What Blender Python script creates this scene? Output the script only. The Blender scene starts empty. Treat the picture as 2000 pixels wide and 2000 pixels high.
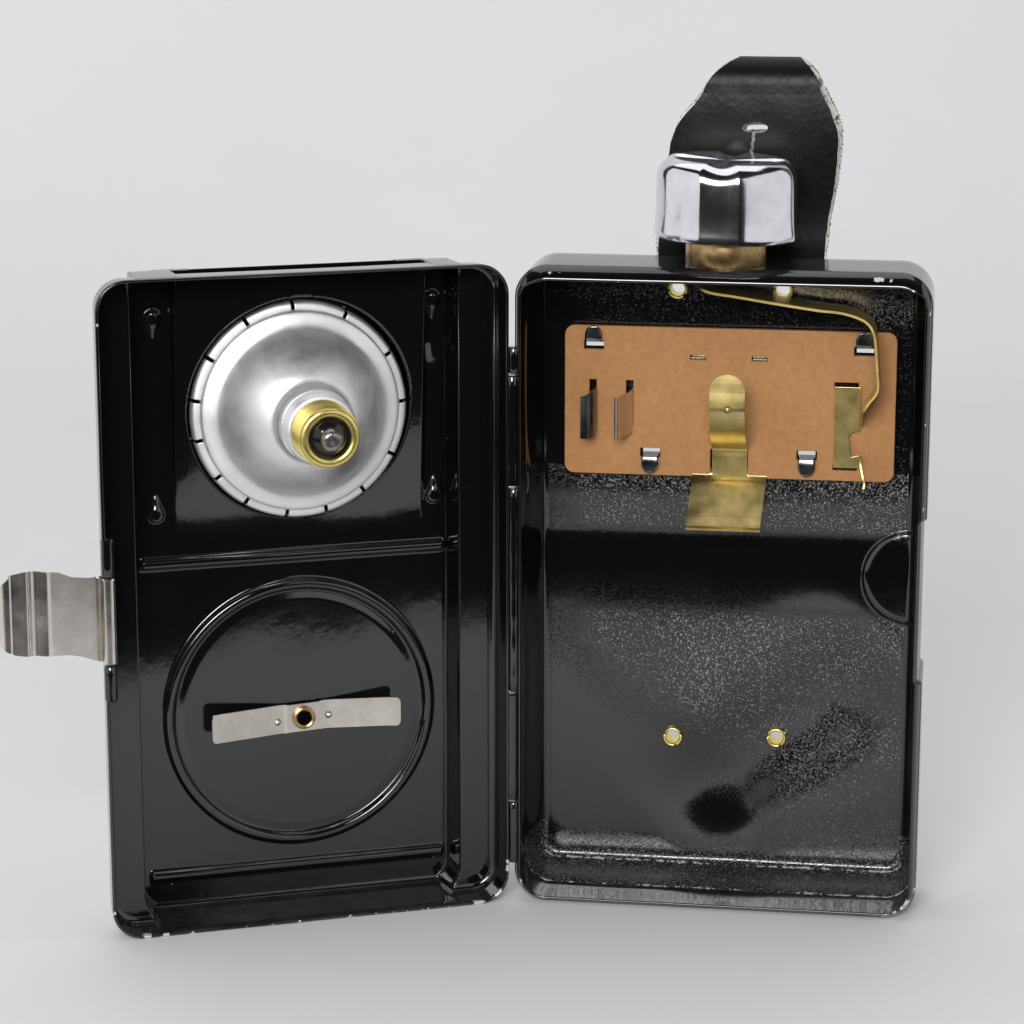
import bpy, bmesh, math
import numpy as np
from math import sin, cos, pi, radians, sqrt

MM = 0.001
sc = bpy.context.scene
COL = sc.collection
rng = np.random.default_rng(7)

# ------------------------------------------------------------------ camera
cam = bpy.data.cameras.new('camera')
cam.sensor_width = 36.0
cam.lens = 111.6
cam.clip_start = 0.02
cam.clip_end = 50
camo = bpy.data.objects.new('camera', cam)
COL.objects.link(camo)
camo.location = (0, -0.512014, 0.1895344)
camo.rotation_euler = (pi / 2 - 0.2324, 0, 0)
sc.camera = camo

# ------------------------------------------------------------------ world and lamps
w = bpy.data.worlds.new('World')
sc.world = w
w.use_nodes = True
w.node_tree.nodes['Background'].inputs[0].default_value = (0.9, 0.92, 1.0, 1)
w.node_tree.nodes['Background'].inputs[1].default_value = 0.014

def softbox(name, loc, target, sx, sy, power, col=(1, 1, 1)):
    l = bpy.data.lights.new(name, 'AREA')
    l.shape = 'RECTANGLE'
    l.size, l.size_y = sx, sy
    l.energy = power
    l.color = col
    o = bpy.data.objects.new(name, l)
    COL.objects.link(o)
    o.location = loc
    from mathutils import Vector
    d = Vector(target) - Vector(loc)
    o.rotation_euler = d.to_track_quat('-Z', 'Y').to_euler()
    return o

softbox('softbox_front', (-0.16, -1.05, 0.52), (0, 0.05, 0.05), 0.50, 0.40, 10.8, (1.0, 0.99, 0.985))
softbox('softbox_left', (-0.88, -0.38, 0.46), (-0.2, -0.22, 0.40), 2.20, 1.00, 6.2, (0.99, 0.985, 1.0))
softbox('softbox_right', (0.93, -0.36, 0.46), (0.2, -0.20, 0.40), 2.20, 1.00, 5.6, (0.99, 0.985, 1.0))
softbox('softbox_top', (-0.05, 0.36, 1.10), (0, 0.16, 0.0), 1.3, 1.2, 6.0, (0.985, 0.99, 1.0))

sc.view_settings.view_transform = 'Standard'
sc.view_settings.look = 'None'
sc.view_settings.exposure = 0.0
sc.view_settings.gamma = 1.0
sc.cycles.max_bounces = 10
sc.cycles.diffuse_bounces = 4
sc.cycles.glossy_bounces = 6
sc.cycles.caustics_reflective = False
sc.cycles.sample_clamp_indirect = 4.0

# ------------------------------------------------------------------ frames of the two halves (mm)
A1, A2 = 0.2852, 0.1478          # how far the door and the case swing towards the viewer
HL, HR = -0.4361, 0.1412
def LW(P):
    P = np.asarray(P, float)
    u, v, z = P[..., 0], P[..., 1], P[..., 2]
    return np.stack([HL - u * cos(A1) - v * sin(A1), -u * sin(A1) + v * cos(A1), z], -1)
def CW(P):
    P = np.asarray(P, float)
    u, v, z = P[..., 0], P[..., 1], P[..., 2]
    return np.stack([HR + u * cos(A2) + v * sin(A2), -u * sin(A2) + v * cos(A2), z], -1)

# ------------------------------------------------------------------ node helpers
def mat(name):
    m = bpy.data.materials.new(name)
    m.use_nodes = True
    nt = m.node_tree
    b = nt.nodes['Principled BSDF']
    return m, nt, b
def N(nt, t, **kw):
    n = nt.nodes.new(t)
    for k, v in kw.items():
        if k.startswith('i_'):
            n.inputs[k[2:].replace('_', ' ')].default_value = v
        else:
            setattr(n, k, v)
    return n
def tex_coord(nt):
    return N(nt, 'ShaderNodeTexCoord').outputs['Object']
def noise(nt, vec, scale, detail=2.0, rough=0.5, dist=0.0):
    n = N(nt, 'ShaderNodeTexNoise')
    nt.links.new(vec, n.inputs['Vector'])
    n.inputs['Scale'].default_value = scale
    n.inputs['Detail'].default_value = detail
    n.inputs['Roughness'].default_value = rough
    n.inputs['Distortion'].default_value = dist
    return n.outputs['Fac']
def ramp(nt, fac, p0, c0, p1, c1):
    r = N(nt, 'ShaderNodeValToRGB')
    nt.links.new(fac, r.inputs['Fac'])
    e = r.color_ramp.elements
    e[0].position, e[0].color = p0, (*c0, 1)
    e[1].position, e[1].color = p1, (*c1, 1)
    return r.outputs['Color']
def mapr(nt, fac, a, b, c, d):
    r = N(nt, 'ShaderNodeMapRange')
    nt.links.new(fac, r.inputs['Value'])
    for k, v in zip(('From Min', 'From Max', 'To Min', 'To Max'), (a, b, c, d)):
        r.inputs[k].default_value = v
    return r.outputs['Result']
def bump(nt, h, dist, strength=1.0, normal=None):
    b = N(nt, 'ShaderNodeBump')
    b.inputs['Distance'].default_value = dist
    b.inputs['Strength'].default_value = strength
    nt.links.new(h, b.inputs['Height'])
    if normal is not None:
        nt.links.new(normal, b.inputs['Normal'])
    return b.outputs['Normal']
def math_node(nt, op, a, b):
    m = N(nt, 'ShaderNodeMath', operation=op)
    for i, x in enumerate((a, b)):
        if isinstance(x, (int, float)):
            m.inputs[i].default_value = x
        else:
            nt.links.new(x, m.inputs[i])
    return m.outputs[0]

def enamel(name, speckle=0.0, chips=True, base=0.0035, rough=0.06, ior=1.75):
    """Glossy black stove enamel, bare bright metal where it is chipped."""
    m, nt, b = mat(name)
    tc = tex_coord(nt)
    peel = noise(nt, tc, 500.0, 2.0)
    nrm = bump(nt, peel, 0.00003, 0.35)
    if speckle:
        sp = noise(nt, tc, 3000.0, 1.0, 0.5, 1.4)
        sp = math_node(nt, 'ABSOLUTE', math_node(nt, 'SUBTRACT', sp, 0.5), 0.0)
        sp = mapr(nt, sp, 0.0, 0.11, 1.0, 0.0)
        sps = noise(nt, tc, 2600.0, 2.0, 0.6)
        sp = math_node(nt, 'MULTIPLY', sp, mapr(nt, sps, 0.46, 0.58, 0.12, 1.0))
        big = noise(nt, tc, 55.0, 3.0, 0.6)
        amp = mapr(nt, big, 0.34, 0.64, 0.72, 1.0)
        at = N(nt, 'ShaderNodeAttribute', attribute_name='grain_glint')
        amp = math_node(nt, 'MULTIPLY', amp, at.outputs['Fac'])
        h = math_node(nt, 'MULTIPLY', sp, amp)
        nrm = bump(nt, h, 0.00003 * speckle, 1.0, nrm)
        painted_glint = math_node(nt, 'MULTIPLY', mapr(nt, h, 0.40, 0.85, 0.0, 1.0), 0.75)  # glints of the rough coat, painted into the base colour as pale flecks
    nt.links.new(nrm, b.inputs['Normal'])
    smudge = noise(nt, tc, 70.0, 4.0, 0.6)
    r = mapr(nt, smudge, 0.35, 0.75, rough, rough + 0.06)
    b.inputs['IOR'].default_value = ior
    # dusty film on the upward faces, a few bright specks, painted glints
    geo = N(nt, 'ShaderNodeNewGeometry')
    sx = N(nt, 'ShaderNodeSeparateXYZ'); nt.links.new(geo.outputs['Normal'], sx.inputs[0])
    up = mapr(nt, sx.outputs['Z'], 0.55, 0.95, 0.0, 1.0)
    dn = mapr(nt, noise(nt, tc, 260.0, 5.0, 0.7), 0.35, 0.7, 0.25, 1.0)
    dust_and_glint = math_node(nt, 'MULTIPLY', math_node(nt, 'MULTIPLY', up, dn), 0.05)
    vo = N(nt, 'ShaderNodeTexVoronoi', feature='F1'); vo.inputs['Scale'].default_value = 210
    nt.links.new(tc, vo.inputs['Vector'])
    spot = mapr(nt, vo.outputs['Distance'], 0.022, 0.030, 1.0, 0.0)
    sc_ = N(nt, 'ShaderNodeSeparateXYZ'); nt.links.new(vo.outputs['Color'], sc_.inputs[0])
    spot = math_node(nt, 'MULTIPLY', spot, mapr(nt, sc_.outputs['X'], 0.45, 0.9, 0.0, 0.55))
    dust_and_glint = math_node(nt, 'MAXIMUM', dust_and_glint, spot)
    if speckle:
        dust_and_glint = math_node(nt, 'MAXIMUM', dust_and_glint, painted_glint)
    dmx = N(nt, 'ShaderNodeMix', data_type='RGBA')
    nt.links.new(dust_and_glint, dmx.inputs['Factor'])
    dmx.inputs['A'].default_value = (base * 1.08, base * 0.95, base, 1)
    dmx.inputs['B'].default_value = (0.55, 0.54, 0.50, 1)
    if chips:
        at = N(nt, 'ShaderNodeAttribute', attribute_name='chip')
        n2 = noise(nt, tc, 900.0, 3.0, 0.6)
        c = math_node(nt, 'ADD', at.outputs['Fac'], n2)
        mask = mapr(nt, c, 0.98, 1.02, 0.0, 1.0)
        mx = N(nt, 'ShaderNodeMix', data_type='RGBA')
        nt.links.new(mask, mx.inputs['Factor'])
        nt.links.new(dmx.outputs['Result'], mx.inputs['A'])
        mx.inputs['B'].default_value = (0.62, 0.60, 0.56, 1)
        nt.links.new(mx.outputs['Result'], b.inputs['Base Color'])
        met = math_node(nt, 'MULTIPLY', mask, 0.35)
        nt.links.new(met, b.inputs['Metallic'])
        rr = math_node(nt, 'MAXIMUM', r, math_node(nt, 'MULTIPLY', mask, 0.45))
        nt.links.new(rr, b.inputs['Roughness'])
    else:
        nt.links.new(dmx.outputs['Result'], b.inputs['Base Color'])
        nt.links.new(r, b.inputs['Roughness'])
    return m

def metal(name, col, rough=0.25, scratch=None, mottled=0.15, bumpd=0.0, bscale=800):
    m, nt, b = mat(name)
    tc = tex_coord(nt)
    b.inputs['Metallic'].default_value = 1.0
    n1 = noise(nt, tc, 350.0, 5.0, 0.65)
    c2 = tuple(x * (1 - mottled * 1.6) for x in col)
    cc = ramp(nt, n1, 0.32, c2, 0.62, col)
    nt.links.new(cc, b.inputs['Base Color'])
    n3 = noise(nt, tc, 120.0, 4.0, 0.6)
    nt.links.new(mapr(nt, n3, 0.3, 0.7, rough * 0.75, rough * 1.35), b.inputs['Roughness'])
    nrm = None
    if scratch:
        mp = N(nt, 'ShaderNodeMapping')
        nt.links.new(tc, mp.inputs['Vector'])
        mp.inputs['Scale'].default_value = scratch
        s = noise(nt, mp.outputs['Vector'], 1.0, 3.0, 0.6)
        nrm = bump(nt, s, 0.00003, 0.2)
    if bumpd:
        s2 = noise(nt, tc, bscale, 3.0, 0.55)
        nrm = bump(nt, s2, bumpd, 0.6, nrm)
    if nrm is not None:
        nt.links.new(nrm, b.inputs['Normal'])
    return m

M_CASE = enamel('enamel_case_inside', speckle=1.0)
M_DOOR = enamel('enamel_door')
M_BLACK = enamel('enamel_plain', chips=False)
M_BRASS = metal('brass', (0.58, 0.455, 0.18), 0.30, (60, 60, 3500), 0.15)
M_BRASSD = metal('brass_dull', (0.40, 0.30, 0.11), 0.34, (60, 60, 3500), 0.22)
M_BLADE = metal('brass_satin', (0.66, 0.50, 0.18), 0.42, None, 0.12)
M_BLADE.node_tree.nodes['Principled BSDF'].inputs['Metallic'].default_value = 0.92
M_BULB = metal('brass_lacquered', (0.92, 0.76, 0.24), 0.30, None, 0.06)
M_STEM = metal('brass_aged', (0.56, 0.38, 0.17), 0.28, (3000, 3000, 90), 0.35, 0.00002)
M_NICK = metal('nickel', (0.70, 0.66, 0.60), 0.30, None, 0.10, 0.00001, 300)
M_LATCH = metal('nickel_polished', (0.78, 0.74, 0.68), 0.22, None, 0.10, 0.00001, 300)
M_STEEL = metal('spring_steel', (0.20, 0.195, 0.205), 0.22, None, 0.25, 0.00005, 1400)
M_CHROME = metal('chrome', (0.78, 0.78, 0.83), 0.12, (2600, 2600, 60), 0.07)
M_ALU = metal('spun_aluminium', (0.90, 0.90, 0.91), 0.44, None, 0.03)
M_ALU.node_tree.nodes['Principled BSDF'].inputs['Metallic'].default_value = 0.90
M_LEAD = metal('solder', (0.36, 0.34, 0.34), 0.30, None, 0.3, 0.00015, 900)

M_GLASS, nt, b = mat('black_glass')
b.inputs['Base Color'].default_value = (0.01, 0.009, 0.010, 1)
b.inputs['Roughness'].default_value = 0.08

M_VOID, nt, b = mat('bore_shade_black')  # flat black painted as the shade inside a hole
b.inputs['Base Color'].default_value = (0.003, 0.003, 0.003, 1)
b.inputs['Roughness'].default_value = 1.0
b.inputs['Specular IOR Level'].default_value = 0.0

M_CARD, nt, b = mat('hardboard')
tc = tex_coord(nt)
c1 = ramp(nt, noise(nt, tc, 900, 4, 0.65), 0.30, (0.385, 0.178, 0.055), 0.72, (0.475, 0.232, 0.080))
c2 = ramp(nt, noise(nt, tc, 60, 4, 0.6), 0.35, (0.90, 0.88, 0.85), 0.66, (1.03, 1.02, 1.02))
mx = N(nt, 'ShaderNodeMix', data_type='RGBA', blend_type='MULTIPLY')
mx.inputs['Factor'].default_value = 1.0
nt.links.new(c1, mx.inputs['A']); nt.links.new(c2, mx.inputs['B'])
nt.links.new(mx.outputs['Result'], b.inputs['Base Color'])
b.inputs['Roughness'].default_value = 0.62
nt.links.new(bump(nt, noise(nt, tc, 1500, 3), 0.00003, 0.5), b.inputs['Normal'])

M_LEATHER, nt, b = mat('leather_black')
tc = tex_coord(nt)
vor = N(nt, 'ShaderNodeTexVoronoi', feature='F1')
nt.links.new(tc, vor.inputs['Vector']); vor.inputs['Scale'].default_value = 1100
wr = noise(nt, tc, 420, 5, 0.65, 1.2)
nrm = bump(nt, vor.outputs['Distance'], 0.00005, 0.4)
nt.links.new(bump(nt, wr, 0.00005, 0.5, nrm), b.inputs['Normal'])
b.inputs['Base Color'].default_value = (0.0055, 0.0045, 0.0048, 1)
nt.links.new(mapr(nt, wr, 0.3, 0.7, 0.30, 0.42), b.inputs['Roughness'])
b.inputs['IOR'].default_value = 1.4
b.inputs['Specular IOR Level'].default_value = 0.24
M_CORE, nt, b = mat('leather_core')
tc = tex_coord(nt)
nt.links.new(ramp(nt, noise(nt, tc, 900, 4, 0.7), 0.36, (0.10, 0.095, 0.085), 0.46, (0.70, 0.68, 0.62)), b.inputs['Base Color'])
b.inputs['Roughness'].default_value = 0.9
M_FUZZ, nt, b = mat('leather_fibre')
b.inputs['Base Color'].default_value = (0.02, 0.018, 0.018, 1)
b.inputs['Roughness'].default_value = 0.9

M_PAPER, nt, b = mat('white_paper')
tc = tex_coord(nt)
pc = ramp(nt, noise(nt, tc, 9.0, 4, 0.6), 0.3, (0.765, 0.765, 0.772), 0.7, (0.79, 0.79, 0.795))
vo = N(nt, 'ShaderNodeTexVoronoi', feature='F1'); vo.inputs['Scale'].default_value = 38
wn = N(nt, 'ShaderNodeVectorMath', operation='ADD')           # lint: small irregular grey flecks on the paper
nz_ = N(nt, 'ShaderNodeTexNoise'); nz_.inputs['Scale'].default_value = 900
nt.links.new(tc, nz_.inputs['Vector'])
sc2 = N(nt, 'ShaderNodeVectorMath', operation='SCALE'); sc2.inputs['Scale'].default_value = 0.0011
nt.links.new(nz_.outputs['Color'], sc2.inputs[0])
nt.links.new(tc, wn.inputs[0]); nt.links.new(sc2.outputs[0], wn.inputs[1])
nt.links.new(wn.outputs[0], vo.inputs['Vector'])
sp = mapr(nt, vo.outputs['Distance'], 0.008, 0.016, 1.0, 0.0)
sx = N(nt, 'ShaderNodeSeparateXYZ'); nt.links.new(vo.outputs['Color'], sx.inputs[0])
sp = math_node(nt, 'MULTIPLY', sp, mapr(nt, sx.outputs['X'], 0.72, 1.0, 0.0, 0.6))
pm = N(nt, 'ShaderNodeMix', data_type='RGBA')
nt.links.new(sp, pm.inputs['Factor']); nt.links.new(pc, pm.inputs['A']); pm.inputs['B'].default_value = (0.25, 0.23, 0.2, 1)
nt.links.new(pm.outputs['Result'], b.inputs['Base Color'])
b.inputs['Roughness'].default_value = 0.7
nt.links.new(bump(nt, noise(nt, tc, 900, 4, 0.6), 0.00004, 0.3), b.inputs['Normal'])

# ------------------------------------------------------------------ mesh helpers
def mesh_obj(name, V, F, material, parent, smooth=True, attrs=None, mats=None, fmat=None, sharp=40):
    """V in world millimetres, F list/array of faces -> one mesh object."""
    V = np.asarray(V, float) * MM
    me = bpy.data.meshes.new(name)
    if isinstance(F, np.ndarray):
        k = F.shape[1]
        me.vertices.add(len(V)); me.vertices.foreach_set('co', V.astype(np.float32).ravel())
        me.loops.add(F.size); me.loops.foreach_set('vertex_index', F.astype(np.int32).ravel())
        me.polygons.add(len(F)); me.polygons.foreach_set('loop_start', np.arange(0, F.size, k, dtype=np.int32))
        me.update(calc_edges=True)
    else:
        me.from_pydata(V.tolist(), [], [list(map(int, f)) for f in F])
        me.update()
    me.validate()
    me.polygons.foreach_set('use_smooth', np.full(len(me.polygons), smooth))
    if smooth and sharp:
        me.set_sharp_from_angle(angle=radians(sharp))
    for m in ([material] if mats is None else mats):
        me.materials.append(m)
    if fmat is not None:
        me.polygons.foreach_set('material_index', np.asarray(fmat, np.int32))
    for k, a in (attrs or {}).items():
        at = me.attributes.new(k, 'FLOAT', 'POINT')
        at.data.foreach_set('value', np.asarray(a, np.float32))
    o = bpy.data.objects.new(name, me)
    COL.objects.link(o)
    o.parent = parent
    return o

def grid_faces(nr, ncol, off=0, wrap_c=False):
    r = np.arange(nr - 1)[:, None]
    c = np.arange(ncol if wrap_c else ncol - 1)[None, :]
    c2 = (c + 1) % ncol
    a = r * ncol + c; b_ = r * ncol + c2; d = (r + 1) * ncol + c; e = (r + 1) * ncol + c2
    return (np.stack([a, b_, e, d], -1).reshape(-1, 4) + off).astype(np.int64)

def revolve(profile, n, center, axis_map, name, material, parent, rfun=None, closed=False, smooth=True):
    """profile [(r, h)] turned about an axis; axis_map(x, y, h) -> local coords of a half."""
    th = np.linspace(0, 2 * pi, n, endpoint=False)
    rows = []
    for r, h in profile:
        rr = r * (rfun(th, r, h) if rfun is not None else 1.0)
        rows.append(np.stack([rr * np.cos(th), rr * np.sin(th), np.full(n, h)], -1))
    V = np.concatenate(rows)
    F = grid_faces(len(profile), n, 0, True)
    return mesh_obj(name, axis_map(V), F, material, parent, smooth)

def strip(path, wvec, half, thick, frame, name, material, parent, halves=None, bevel=0.0, sub=0):
    """Ribbon of sheet metal: path points (u,v,z), width along wvec, given thickness."""
    P = np.asarray(path, float)
    n = len(P)
    wv = np.asarray(wvec, float); wv = wv / np.linalg.norm(wv)
    T = np.gradient(P, axis=0); T /= np.linalg.norm(T, axis=1)[:, None]
    Nn = np.cross(T, wv); Nn /= np.linalg.norm(Nn, axis=1)[:, None]
    h0 = np.full(n, -half) if halves is None else np.asarray([a for a, _ in halves], float)
    h1 = np.full(n, half) if halves is None else np.asarray([b_ for _, b_ in halves], float)
    A = P + wv * h0[:, None]; Bp = P + wv * h1[:, None]
    t = Nn * thick / 2
    V = np.concatenate([A - t, Bp - t, Bp + t, A + t])
    F = []
    for i in range(n - 1):
        for k in range(4):
            k2 = (k + 1) % 4
            F.append([k * n + i, k2 * n + i, k2 * n + i + 1, k * n + i + 1])
    F.append([0, 3 * n, 2 * n, n]); F.append([n - 1, 2 * n - 1, 3 * n - 1, 4 * n - 1])
    o = mesh_obj(name, frame(V), F, material, parent, True)
    if bevel:
        bv = o.modifiers.new('bevel', 'BEVEL')
        bv.width = bevel * MM; bv.segments = 2; bv.limit_method = 'ANGLE'; bv.angle_limit = radians(50)
    return o

def smooth_path(pts, n):
    """Catmull-Rom resample."""
    P = np.asarray(pts, float)
    Q = np.vstack([2 * P[0] - P[1], P, 2 * P[-1] - P[-2]])
    seg = len(P) - 1
    ts = np.linspace(0, seg, n)
    out = []
    for t in ts:
        i = min(int(t), seg - 1); s = t - i
        p0, p1, p2, p3 = Q[i:i + 4]
        out.append(0.5 * (2 * p1 + (p2 - p0) * s + (2 * p0 - 5 * p1 + 4 * p2 - p3) * s * s + (3 * p1 - p0 - 3 * p2 + p3) * s ** 3))
    return np.array(out)

def rrect(u0, u1, z0, z1, r, n=6):
    pts = []
    for cx, cz, a0 in ((u1 - r, z0 + r, -pi / 2), (u1 - r, z1 - r, 0), (u0 + r, z1 - r, pi / 2), (u0 + r, z0 + r, pi)):
        for k in range(n + 1):
            a = a0 + k * pi / 2 / n
            pts.append((cx + r * cos(a), cz + r * sin(a)))
    return pts

def plate(name, outline, holes, v0, v1, frame, material, parent, bev=0.0):
    """Flat plate with real holes, drawn in (u, z), thickness from v0 to v1 (v0 nearer the viewer)."""
    cu = bpy.data.curves.new(name, 'CURVE')
    cu.dimensions = '2D'; cu.fill_mode = 'BOTH'
    for loop in [outline] + holes:
        s = cu.splines.new('POLY')
        s.points.add(len(loop) - 1)
        for p, (x, y) in zip(s.points, loop):
            p.co = (x, y, 0, 1)
        s.use_cyclic_u = True
    cu.extrude = (v1 - v0) / 2 - bev
    cu.bevel_depth = bev; cu.bevel_resolution = 1; cu.offset = -bev
    o = bpy.data.objects.new(name + '_tmp', cu)
    COL.objects.link(o)
    dg = bpy.context.evaluated_depsgraph_get()
    me = bpy.data.meshes.new_from_object(o.evaluated_get(dg))
    co = np.zeros(len(me.vertices) * 3, np.float32); me.vertices.foreach_get('co', co)
    co = co.reshape(-1, 3)
    F = [list(p.vertices) for p in me.polygons]
    bpy.data.objects.remove(o); bpy.data.meshes.remove(me); bpy.data.curves.remove(cu)
    V = np.stack([co[:, 0], (v0 + v1) / 2 - co[:, 2], co[:, 1]], -1)
    o = mesh_obj(name, frame(V), F, material, parent, False)
    return o

def sstep(x):
    x = np.clip(x, 0, 1)
    return x * x * (3 - 2 * x)
def sd_rrect(u, z, u0, u1, z0, z1, r):
    qx = np.abs(u - (u0 + u1) / 2) - ((u1 - u0) / 2 - r)
    qz = np.abs(z - (z0 + z1) / 2) - ((z1 - z0) / 2 - r)
    return np.hypot(np.maximum(qx, 0), np.maximum(qz, 0)) + np.minimum(np.maximum(qx, qz), 0) - r

def tray(frame, ub, zb, R, hfun, hole_fun, loops_fun, back=0.5):
    """Pressed sheet tray. ub/zb: grid lines of the floor of the tray, R: corner radius of that grid,
    hfun(u,z): depth of the floor; loops_fun(p, n, hb) -> list of (t, v) rings from the floor to the lip and round the outside."""
    U0, U1, Z0, Z1 = ub[0], ub[-1], zb[0], zb[-1]
    nu, nz = len(ub), len(zb)
    dz = np.minimum(zb - Z0, Z1 - zb)
    inset = np.where(dz < R, R - np.sqrt(np.maximum(R * R - (R - np.minimum(dz, R)) ** 2, 0)), 0)
    fr = (ub - U0) / (U1 - U0)
    U = (U0 + inset)[:, None] + fr[None, :] * (U1 - U0 - 2 * inset)[:, None]
    Z = np.repeat(zb[:, None], nu, 1)
    Hh = hfun(U, Z)
    V = [np.stack([U, Hh, Z], -1).reshape(-1, 3)]
    F = grid_faces(nz, nu)
    cu = U.ravel()[F].mean(1); cz = Z.ravel()[F].mean(1)
    hole = hole_fun(cu, cz)
    Fs = [F[~hole]]
    idx = np.arange(nu * nz).reshape(nz, nu)
    bidx = np.concatenate([idx[0, :-1], idx[:-1, -1], idx[-1, :0:-1], idx[:0:-1, 0]])
    p = np.stack([U.ravel()[bidx], Z.ravel()[bidx]], -1)
    hb = Hh.ravel()[bidx]
    cx = np.clip(p[:, 0], U0 + R, U1 - R); czc = np.clip(p[:, 1], Z0 + R, Z1 - R)
    n = np.stack([p[:, 0] - cx, p[:, 1] - czc], -1)
    n /= np.linalg.norm(n, axis=1)[:, None]
    rings = loops_fun(p, n, hb)
    nb = len(bidx); off = nu * nz
    prev = bidx
    for t, v in rings:
        q = p + n * np.broadcast_to(t, (nb,))[:, None]
        V.append(np.stack([q[:, 0], np.broadcast_to(v, (nb,)), q[:, 1]], -1))
        cur = off + np.arange(nb); off += nb
        Fs.append(np.stack([prev, cur, np.roll(cur, -1), np.roll(prev, -1)], -1))
        prev = cur
    # back of the sheet, sampled coarser
    st = 3
    ui = np.unique(np.append(np.arange(0, nu, st), nu - 1)); zi = np.unique(np.append(np.arange(0, nz, st), nz - 1))
    Ub, Zb, Hb = U[np.ix_(zi, ui)], Z[np.ix_(zi, ui)], Hh[np.ix_(zi, ui)] + back
    V.append(np.stack([Ub, Hb, Zb], -1).reshape(-1, 3))
    Fb = grid_faces(len(zi), len(ui), 0)
    hb_ = hole_fun(Ub.ravel()[Fb].mean(1), Zb.ravel()[Fb].mean(1), 0.35)
    Fs.append(Fb[~hb_][:, ::-1] + off)
    return np.concatenate(V), np.concatenate(Fs)

def chip_attr(V, pts, s=1.0):
    """Chipped-paint weight round the given local points (u, v, z, radius, weight)."""
    a = np.zeros(len(V))
    for u, v, z, r, wgt in pts:
        d = np.sqrt((V[:, 0] - u) ** 2 + (V[:, 1] - v) ** 2 + (V[:, 2] - z) ** 2)
        a = np.maximum(a, wgt * np.clip(1.3 - d / r, 0, 1))
    return a

# ------------------------------------------------------------------ setting: white paper sweep
ys = [-150.0]
for y in np.linspace(-136, 420, 40): ys.append(y)
prof = [(y, 0.0) for y in ys]
R = 330.0
for k in range(1, 25):
    a = k / 24 * radians(84)
    prof.append((420 + R * sin(a), R - R * cos(a)))
y_e, z_e = prof[-1]
for k in range(1, 16):
    prof.append((y_e + k * 75 * cos(radians(84)), z_e + k * 75 * sin(radians(84))))
xs = np.linspace(-760, 760, 301)
V = []
for j, (y, z) in enumerate(prof):
    for x in xs:
        yy = y + (3.0 * sin(x * 0.013) + 2.5 * sin(x * 0.061 + 1) + 1.6 * sin(x * 0.17) + 1.2 * sin(x * 0.41 + 2) if j == 0 else 0)
        V.append((x, yy, z))
backdrop = mesh_obj('studio_backdrop', V, grid_faces(len(prof), len(xs)), M_PAPER, None)
backdrop['kind'] = 'structure'

# ------------------------------------------------------------------ the flashlight
root = bpy.data.objects.new('flashlight', None)
COL.objects.link(root)
root.empty_display_size = 0.02
root['label'] = 'black enamelled pocket flashlight standing open with leather strap and chrome knob'
root['category'] = 'flashlight'

def lines(a, b, step, dense=()):
    """Grid lines a..b with closer spacing inside the dense intervals."""
    out = [a]; x = a
    while x < b - 1e-6:
        s = step
        for d0, d1, ds in dense:
            if d0 <= x < d1: s = min(s, ds)
        x = min(x + s, b); out.append(x)
    if out[-1] - out[-2] < 0.02: out.pop(-2)
    return np.array(out)
def zlines(z0, z1, R, step, dense=()):
    a = [z0 + R * (1 - cos(k / 16 * pi / 2)) for k in range(17)]
    b = [z1 - R * (1 - cos(k / 16 * pi / 2)) for k in range(17)][::-1]
    m = lines(a[-1], b[0], step, dense)
    return np.concatenate([a[:-1], m, b[1:]])

# ---- case -----------------------------------------------------------------
EYE = [(25.3, 103.5), (42.9, 103.7), (25.3, 25.0), (43.1, 25.1)]
TABS = [(11.4, 94.0, 1), (56.7, 94.0, 1), (21.1, 75.6, -1), (47.5, 75.9, -1)]   # u, slit z, direction of the bent tab
def case_h(u, z):
    h = np.full_like(u, 18.0)
    # thumb recess by the latch
    r = np.hypot(u - 65.3, z - 54.9)
    h -= 0.85 * sstep((8.3 - r) / 0.7) - 0.35 * np.exp(-((r - 7.6) / 0.35) ** 2) * 0.4
    # the sheet is not flat: slow waves left by the press
    h += 0.30 * np.exp(-((z - 60.5) / 4.2) ** 2) - 0.55 * np.exp(-((z - 71.0) / 6.0) ** 2)
    h += 0.035 * np.sin(u * 0.16 + 0.5) * np.sin(z * 0.09)
    # broad shallow dent pushed out of the lower latch-side corner
    s_ = (u - 41) * 0.766 + (z - 24.0) * 0.643
    q = -(u - 41) * 0.643 + (z - 24.0) * 0.766 + 0.5 * np.sin(s_ * 0.25 - 0.5)
    wgt = sstep((s_ + 25) / 17) * (1 - sstep((s_ - 14) / 16))
    h += 2.3 * wgt * np.exp(-0.5 * (np.where(q > 0, q / 7.0, q / 6.8)) ** 2)
    return h
def case_holes(u, z, grow=0.0):
    m = np.zeros(len(u), bool)
    for a, c in EYE: m |= np.hypot(u - a, z - c) < 1.25 + grow
    for a, c, d in TABS:
        m |= (np.abs(u - a) < 1.45 + grow) & (np.abs(z - (c - 0.25 * d)) < 0.42 + grow)
    return m
def wav(p, amp, f1, f2, ph):
    return amp * (np.sin(p[:, 0] * f1 + ph) * np.cos(p[:, 1] * f1 * 0.8) + 0.6 * np.sin(p[:, 1] * f2 + 2 * ph))
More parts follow.
